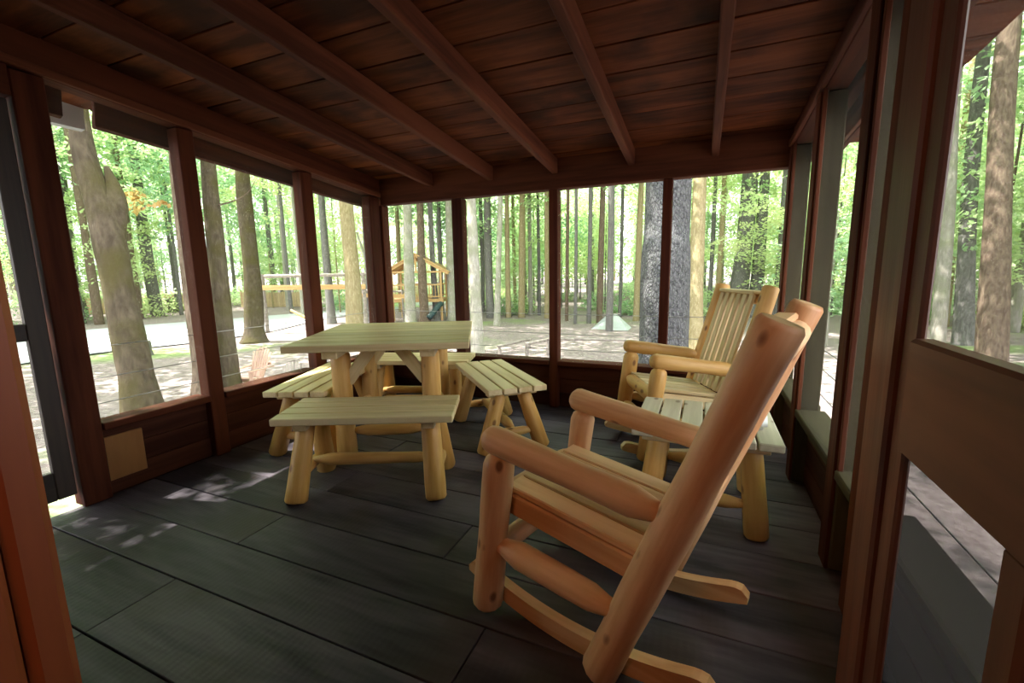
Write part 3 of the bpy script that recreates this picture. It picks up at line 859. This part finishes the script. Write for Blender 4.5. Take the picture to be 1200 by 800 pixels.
tree('tulip_tree', [(8.43, 20.1, -1.6), (8.43, 21.12, 4.42)], .26, B_grey, 'slim dark trunk behind the thick one in the door screen', top=18, crown=(14, 1.2, 2), seed=20)

# straight forest trunks (shared meshes)
TRUNK = []
for i, bm_ in enumerate((B_grey, B_brown, B_pale, B_grey, B_tan)):
    rr = random.Random(200 + i)
    P = [V((0, 0, -.3))]; x = y = 0
    for k in range(1, 6):
        x += rr.uniform(-.18, .18); y += rr.uniform(-.18, .18)
        P.append(V((x, y, k * 3.6)))
    TRUNK.append(tube_mesh('trunk', P, [.56, .48, .43, .38, .32, .2], bm_, 9, .05, i))

def forest_tree(x, y, dia, label, group, kind=None, crown_h=None, name='forest_tree', rr=rnd):
    t = empty(name, (x, y, ground_z(x, y)))
    tag(t, label, 'tree', group)
    k = rr.randrange(5) if kind is None else kind
    o = put(TRUNK[k], 'trunk', t, (0, 0, 0), dia, rr.uniform(0, 6), rr.uniform(.85, 1.15))
    c = rr.randrange(4)
    hz = crown_h or rr.uniform(9.5, 13.5)
    put(CROWN[c], 'crown', t, (rr.uniform(-.6, .6), rr.uniform(-.6, .6), hz), rr.uniform(.95, 1.3), rr.uniform(0, 6))
    return t
row = [(-12.16, 24.82, .48), (-11.26, 25.59, .33), (-10.46, 25.79, .43), (-10.49, 27.54, .29), (-9.93, 27.67, .23), (-8.72, 25.68, .32), (-14.3, 27.96, .3), (-12.55, 29.77, .25)]
for x, y, d in row:
    forest_tree(x, y, d, 'straight trunk at the forest edge in the second back screen', 'forest edge trunks in the second back screen')
row = [(-7.02, 24.14, .19), (-6.12, 22.67, .18), (-5.52, 23.24, .23), (-5.08, 23.77, .33), (-4.49, 26.73, .2), (-3.32, 25.1, .33)]
for x, y, d in row:
    forest_tree(x, y, d, 'thin straight trunk at the forest edge in the third back screen', 'forest edge trunks in the third back screen')
forest_tree(-3.9, 20.47, .32, 'bluish grey slim trunk beside the pale mound in the third back screen', None, 0, name='slim_tree')
row = [(.41, 28.98, .26), (.85, 28.05, .3), (3.82, 28.79, .29), (4.4, 29.94, .35)]
for x, y, d in row:
    forest_tree(x, y, d, 'thin trunk behind the trunk pair in the last back screen', 'thin trunks in the last back screen')
row = [(-18.81, 23.18, .34), (-24.7, 21.71, .23), (-27.88, 23.47, .25), (-20.38, 26.59, .32), (-16.55, 26.12, .3)]
for x, y, d in row:
    forest_tree(x, y, d, 'trunk around the playhouse and the log walkway', 'trunks around the playhouse')
row = [(-35.83, 18.95, .74), (-37.44, 18.55, .62), (-39.68, 16.2, .83), (-38.59, 14.87, .51)]
for x, y, d in row:
    forest_tree(x, y, d, 'trunk beyond the drive in the first left screen', 'trunks beyond the drive')

# the rest of the wood
def bay(x, y):
    a = math.degrees(math.atan2(x, y))
    for lim, nm in ((-70, 'left door'), (-57.5, 'first left screen'), (-47, 'second left screen'), (-40, 'third left screen'), (-31, 'first back screen'), (-18, 'second back screen'), (-4, 'third back screen'), (9.5, 'last back screen')):
        if a < lim: return nm
    return 'right wall and door screens'
BARK = ('grey', 'brown', 'pale', 'dark grey', 'tan')
placed = []
def clear_ok(x, y, d):
    for a, b_, c in placed:
        if (a - x) ** 2 + (b_ - y) ** 2 < c * c: return False
    placed.append((x, y, d)); return True
fr = random.Random(4242)
n_t = 0
while n_t < 115:
    a = fr.uniform(-84, 38); d = 30 + 52 * fr.random() ** .8     # degrees from +y, right positive
    x, y = d * math.sin(math.radians(a)), d * math.cos(math.radians(a))
    if -33 < x < -17 and y < 24: continue
    if not clear_ok(x, y, 2.2): continue
    kd = fr.randrange(5); dm = fr.uniform(.22, .5)
    forest_tree(x, y, dm, '%s %s trunk deep in the wood, seen through the %s' % ('slim' if dm < .36 else 'stout', BARK[kd], bay(x, y)), 'trunks deep in the wood, ' + bay(x, y), kd, rr=fr)
    n_t += 1
# trees around the cabin out of view that shade the clearing
for x, y in ((-34, 5), (-34.5, 10), (-33.5, 14.5), (-34, -2), (-30, 25), (-13, -2), (-17, 3), (-15.5, -5), (-9, -7), (-16, -9), (-22, -5), (-26, 4), (-34, 2), (6, 9), (9, 3), (8, -6), (0, -12), (13, 14), (14, 4), (-8, -16), (-28, -12), (18, 20), (12, 25), (-19, 1.5), (-22, 8.2), (-20, -2.5), (-25, 1)):
    dm = fr.uniform(.35, .55)
    side = 'behind' if y < -6 and x > -12 else ('left of' if x < 0 else 'right of')
    dist = 'close by' if math.hypot(x, y) < 16 else 'a little way off'
    forest_tree(x, y, dm, 'tall tree standing %s, %s the cabin and porch' % (dist, side), 'trees around the cabin, %s it' % side, rr=fr, crown_h=fr.uniform(10, 13))

def sapling(x, y, h, label, group, rr, k=None):
    t = empty('sapling', (x, y, ground_z(x, y)))
    tag(t, label, 'tree', group)
    put(TRUNK[rr.randrange(5)], 'stem', t, (0, 0, 0), .11, rr.uniform(0, 6), h / 19)
    kk = rr.randrange(4) if k is None else k
    put(SPRAY[kk], 'foliage', t, (0, 0, h * .62), rr.uniform(.85, 1.25), rr.uniform(0, 6), h / 6.2)
n_s = 0
while n_s < 225:
    a = fr.uniform(-82, 38); d = 27 + 40 * fr.random() ** .8
    x, y = d * math.sin(math.radians(a)), d * math.cos(math.radians(a))
    if -33 < x < -17 and y < 24: continue
    if math.hypot(x + 16, y - 23) < 5: continue
    kd = fr.randrange(4); hh = fr.uniform(5, 11)
    sapling(x, y, hh, '%s %s sapling among the trunks, seen through the %s' % ('tall' if hh > 8 else 'low', ('fresh green', 'yellow-green', 'deep green', 'bright yellow-green')[kd], bay(x, y)), 'understory saplings, ' + bay(x, y), fr, kd)
    n_s += 1
for x, y, h in ((9.5, 21, 9), (11, 25, 10), (13, 21, 9), (14.5, 25, 10), (16, 18, 9), (10, 29, 10), (13.5, 31, 11), (17, 29, 11), (7, 31, 10), (19, 24, 10), (8.6, 25.5, 8), (12, 14, 7), (9, 13, 7), (11, 17, 8), (7.5, 22, 8), (5, 24, 7), (12, 10, 7), (4.2, 19, 5)):
    sapling(x, y, h, 'leafy green sapling beyond the right screened wall', 'saplings beyond the right wall', fr)

tree('added_shade_tree', [(-11.2, -2.6, G), (-11.0, -2.4, 2.0), (-10.9, -2.3, 5.0)], .25, B_brown, 'unseen tree added left of the porch to shade its left door', top=14, crown=(9.6, .8, 2), seed=40, two=True)  # added out of view to keep sun off the near left floor
for x, y in ((11, 19), (14, 13), (17.5, 15), (10.5, 27), (15, 22)):
    forest_tree(x, y, fr.uniform(.3, .5), 'straight trunk in the wood beyond the right screened wall', 'trunks beyond the right wall', rr=fr, crown_h=fr.uniform(8, 11))
n_b = 0
while n_b < 90:
    a = fr.uniform(-82, 36); d = 28 + 26 * fr.random()
    x, y = d * math.sin(math.radians(a)), d * math.cos(math.radians(a))
    if -34 < x < -15 and y < 27: continue
    kd = fr.randrange(3)
    o = put(SHRUB[kd], 'shrub', None, (x, y, ground_z(x, y) + .55), fr.uniform(.9, 1.7), fr.uniform(0, 6))
    tag(o, '%s shrub on the forest floor, seen through the %s' % (('fresh green', 'deep green', 'yellow-green')[kd], bay(x, y)), 'shrub', 'forest floor shrubs, ' + bay(x, y))
    n_b += 1

# ------------------------------------------------------------------ outdoors: built things
# playhouse on a deck
ph = empty('playhouse', (-16.1, 23.05, G), math.radians(23.6))
tag(ph, 'small timber playhouse on a railed deck with a gable roof', 'playhouse')
W2, D2 = 1.45, 1.1
for sx in (-1, 1):
    for sy in (-1, 1):
        box('post', (sx * W2 - .06, sy * D2 - .06, 0), (sx * W2 + .06, sy * D2 + .06, 2.85), M_tan, ph)
box('deck', (-W2 - .12, -D2 - .12, 1.12), (W2 + .12, D2 + .12, 1.3), M_tan, ph)
for sy in (-1, 1):
    box('top_rail', (-W2 + .06, sy * D2 - .04, 2.1), (W2 - .06, sy * D2 + .04, 2.18), M_tan, ph)
    box('low_rail', (-W2 + .06, sy * D2 - .03, 1.4), (W2 - .06, sy * D2 + .03, 1.47), M_tan, ph)
    for k in range(15):
        x = -W2 + .16 + k * (2 * W2 - .32) / 14
        box('baluster', (x - .02, sy * D2 - .02, 1.471), (x + .02, sy * D2 + .02, 2.099), M_tan, ph, .002)
    box('plate', (-W2 - .06, sy * D2 - .05, 2.851), (W2 + .06, sy * D2 + .05, 2.95), M_tan, ph)
    beam('gable_rafter', (-1.95, sy * (D2 + .15), 2.78), (0, sy * (D2 + .15), 3.86), .05, .14, M_tan, ph)
    beam('gable_rafter', (1.95, sy * (D2 + .15), 2.78), (0, sy * (D2 + .15), 3.86), .05, .14, M_tan, ph)
    box('king_post', (-.05, sy * D2 - .04, 2.951), (.05, sy * D2 + .04, 3.78), M_tan, ph)
for s in (-1, 1):
    beam('roof_slope', (s * 2.0, 0, 2.87), (0, 0, 3.97), 2 * D2 + .5, .05, M_tan, ph, .004)
sl = [(1.42, -D2 - .05, 1.0), (1.3, -D2 - .3, .9), (1.05, -D2 - .6, .55), (.8, -D2 - .9, .25)]
mobj('tube_slide', tube_mesh('tube_slide', sl, [.17, .17, .17, .17], M_slide, 14), ph)

# log walkway between the stout tree and the playhouse
wk = empty('rope_walkway', (-18.6, 16.5, G))
tag(wk, 'log handrail above a tan plank beam spanning between the trees', 'walkway')
q = V((-18.6, 16.5, G))
log('hand_log', V((-20.69, 15.52, 1.19)) - q, V((-15.6, 17.72, 1.22)) - q, .09, .08, M_grey, wk)
beam('plank_beam', V((-20.6, 15.46, .63)) - q, V((-15.6, 17.6, .6)) - q, .12, .24, M_tan, wk)
for P_ in ((-18.2, 13.55), (-13.45, 14.55)):
    pass
log('support_post', V((-20.4, 15.62, G)) - q, V((-20.4, 15.62, 1.3)) - q, .10, .09, M_grey, wk)
log('support_post', V((-15.75, 17.66, G)) - q, V((-15.75, 17.66, 1.3)) - q, .10, .09, M_grey, wk)
wk2 = empty('rope_bridge', (-17.0, 20.7, G))
tag(wk2, 'short plank bridge with a log rail running up to the playhouse', 'walkway')
q = V((-17.0, 20.7, G))
log('hand_log', V((-18.6, 20.03, .32)) - q, V((-15.6, 21.30, .17)) - q, .07, .06, M_grey, wk2)
beam('plank_beam', V((-18.6, 20.0, .04)) - q, V((-15.6, 21.26, -.1)) - q, .14, .22, M_tan, wk2)
for xx, yy in ((-18.4, 20.1), (-16.0, 21.1)):
    log('support_post', V((xx, yy, G)) - q, V((xx, yy, .32)) - q, .07, .06, M_grey, wk2)

# picket fence beyond the drive
def fence(a, b, label, h=1.25):
    a, b = V((*a, 0)), V((*b, 0))
    t = empty('picket_fence', (a.x, a.y, ground_z(a.x, a.y)))
    tag(t, label, 'fence')
    d = b - a; L = d.length; u = d / L; nrm = V((-u.y, u.x, 0))
    vs, fs = [], []
    n = int(L / .16)
    for k in range(n):
        c = u * (k * .16 + .08)
        z0 = ground_z(a.x + c.x, a.y + c.y) - ground_z(a.x, a.y)
        hh = h + .05 * math.sin(k * 1.7)
        i = len(vs)
        for w, th in ((-.07, -.012), (.07, -.012), (.07, .012), (-.07, .012)):
            vs.append(c + u * w + nrm * th + V((0, 0, z0)))
        for w, th in ((-.07, -.012), (.07, -.012), (.07, .012), (-.07, .012)):
            vs.append(c + u * w + nrm * th + V((0, 0, z0 + hh)))
        fs += [(i, i + 1, i + 5, i + 4), (i + 1, i + 2, i + 6, i + 5), (i + 2, i + 3, i + 7, i + 6), (i + 3, i, i + 4, i + 7), (i + 4, i + 5, i + 6, i + 7)]
    o = mobj('pickets', mesh_from('pickets', vs, fs, M_picket), t); o['kind'] = 'stuff'
    for z in (.3, .95):
        beam('rail', nrm * .05 + V((0, 0, z)), u * L + nrm * .05 + V((0, 0, z + ground_z(b.x, b.y) - ground_z(a.x, a.y))), .04, .09, M_picket, t)
    for k in range(int(L / 2.4) + 1):
        c = u * (k * 2.4) + nrm * .11
        box('post', (c.x - .05, c.y - .05, 0), (c.x + .05, c.y + .05, h + .1), M_picket, t)
fence((-43.5, 15.0), (-35.6, 24.0), 'weathered vertical board fence far beyond the drive at left')
fence((-35.0, 24.7), (-30.5, 28.6), 'tan vertical board fence behind the log walkway')

# garden chairs below the porch
def adirondack(loc, ang, s, mat, label):
    r = empty('adirondack_chair', loc, ang); r.scale = (s, s, s)
    tag(r, label, 'chair', 'garden chairs below the porch')
    for k in range(7):
        f = (k - 3) / 3
        ht = 1.0 - .16 * f * f
        beam('back_slat', (-.18, f * .18, .28), (-.18 - .34 * ht, f * .27, .28 + .78 * ht), .062, .02, mat, r, .004, (1, 0, .4))
    for k in range(5):
        beam('seat_slat', (.33 - k * .11, -.27, .37 - k * .025), (.33 - k * .11, .27, .37 - k * .025), .095, .02, mat, r, .004)
    for q in (-1, 1):
        box('armrest', (-.42, q * .33 - .06, .55), (.40, q * .33 + .06, .575), mat, r)
        box('front_leg', (.29, q * .31 - .02, 0), (.38, q * .31 + .02, .549), mat, r)
        beam('back_leg', (.36, q * .28, .34), (-.55, q * .28, .04), .025, .10, mat, r)
    beam('back_brace', (-.40, -.30, .62), (-.40, .30, .62), .03, .07, mat, r)
    return r
adirondack((-10.45, 7.42, ground_z(-10.45, 7.42)), math.radians(-80), .95, M_redwood, 'pinkish fan-backed garden chair on the ground below the left screens')
adirondack((-9.05, 7.35, ground_z(-9.05, 7.35) - .22), math.radians(-60), .9, M_grey, 'dark fan-backed garden chair whose top shows above the left sill')

# stump, barrel, box, leaning log, low rails, pale mound
st = empty('tree_stump', (-18.33, 9.09, ground_z(-18.33, 9.09)))
tag(st, 'short cut stump on the litter before the drive', 'stump')
mobj('trunk', tube_mesh('trunk', [(0, 0, -.1), (0, 0, .2), (.02, 0, .5)], [.30, .22, .21], B_grey, 12, .05, 4), st)
log('cut_face', (.02, 0, .495), (.02, 0, .515), .19, .19, M_pale, st, wob=.01)
br = empty('barrel', (-37.6, 20.6, ground_z(-37.6, 20.6)))
tag(br, 'dark brown barrel by the fence beyond the drive', 'barrel')
mobj('body', tube_mesh('body', [(0, 0, 0), (0, 0, .5), (0, 0, 1.05)], [.42, .5, .42], M_barrel, 16), br)
for z in (.25, .8):
    mobj('hoop', tube_mesh('hoop', [(0, 0, z), (0, 0, z + .03), (0, 0, z + .06)], [.475, .49, .48], M_iron, 16), br)
lg = empty('leaning_log', (-19.53, 17.3, ground_z(-19.53, 17.3)))
tag(lg, 'sloping log propped on a short post behind the third left post', 'log')
log('pole', (-.95, -.1, 1.05), (.1, .1, .55), .075, .08, M_tan, lg)
log('prop', (.0, .06, 0), (.0, .06, .6), .10, .09, M_grey, lg)
def low_rail(a, b, h, label):
    za, zb = ground_z(*a), ground_z(*b)
    t = empty('low_rail', (a[0], a[1], za)); tag(t, label, 'fence')
    d = V((b[0] - a[0], b[1] - a[1], zb - za))
    log('rail', V((0, 0, h)) - d * .06, d * 1.06 + V((0, 0, h)), .05, .045, M_grey, t)
    log('post', (0, 0, 0), (0, 0, h + .03), .06, .055, M_grey, t)
    log('post', d, d + V((0, 0, h + .03)), .06, .055, M_grey, t)
low_rail((-6.2, 13.3), (-5.75, 14.9), .30, 'low split rail slanting across the litter in the second back screen')
low_rail((-4.55, 13.9), (-2.2, 14.6), .55, 'low log rail running right behind the rear rocking chair\'s arm')
low_rail((-4.7, 13.95), (-5.1, 13.0), .5, 'short log rail right of the second back post')
md = empty('pale_mound', (-4.0, 21.4, ground_z(-4, 21.4)))
tag(md, 'pale tent-like mound at the clearing edge', 'tent')
vs = [(-.85, -.6, 0), (.9, -.6, 0), (.9, .6, 0), (-.85, .6, 0), (-.12, -.15, .72), (.25, .1, .70)]
fs = [(0, 1, 5, 4), (1, 2, 5), (2, 3, 4, 5), (3, 0, 4), (3, 2, 1, 0)]
mobj('canvas', mesh_from('canvas', vs, fs, M_tarp), md)
log('ridge_pole', (-.3, -.22, .70), (.4, .18, .72), .02, .02, M_grey, md)
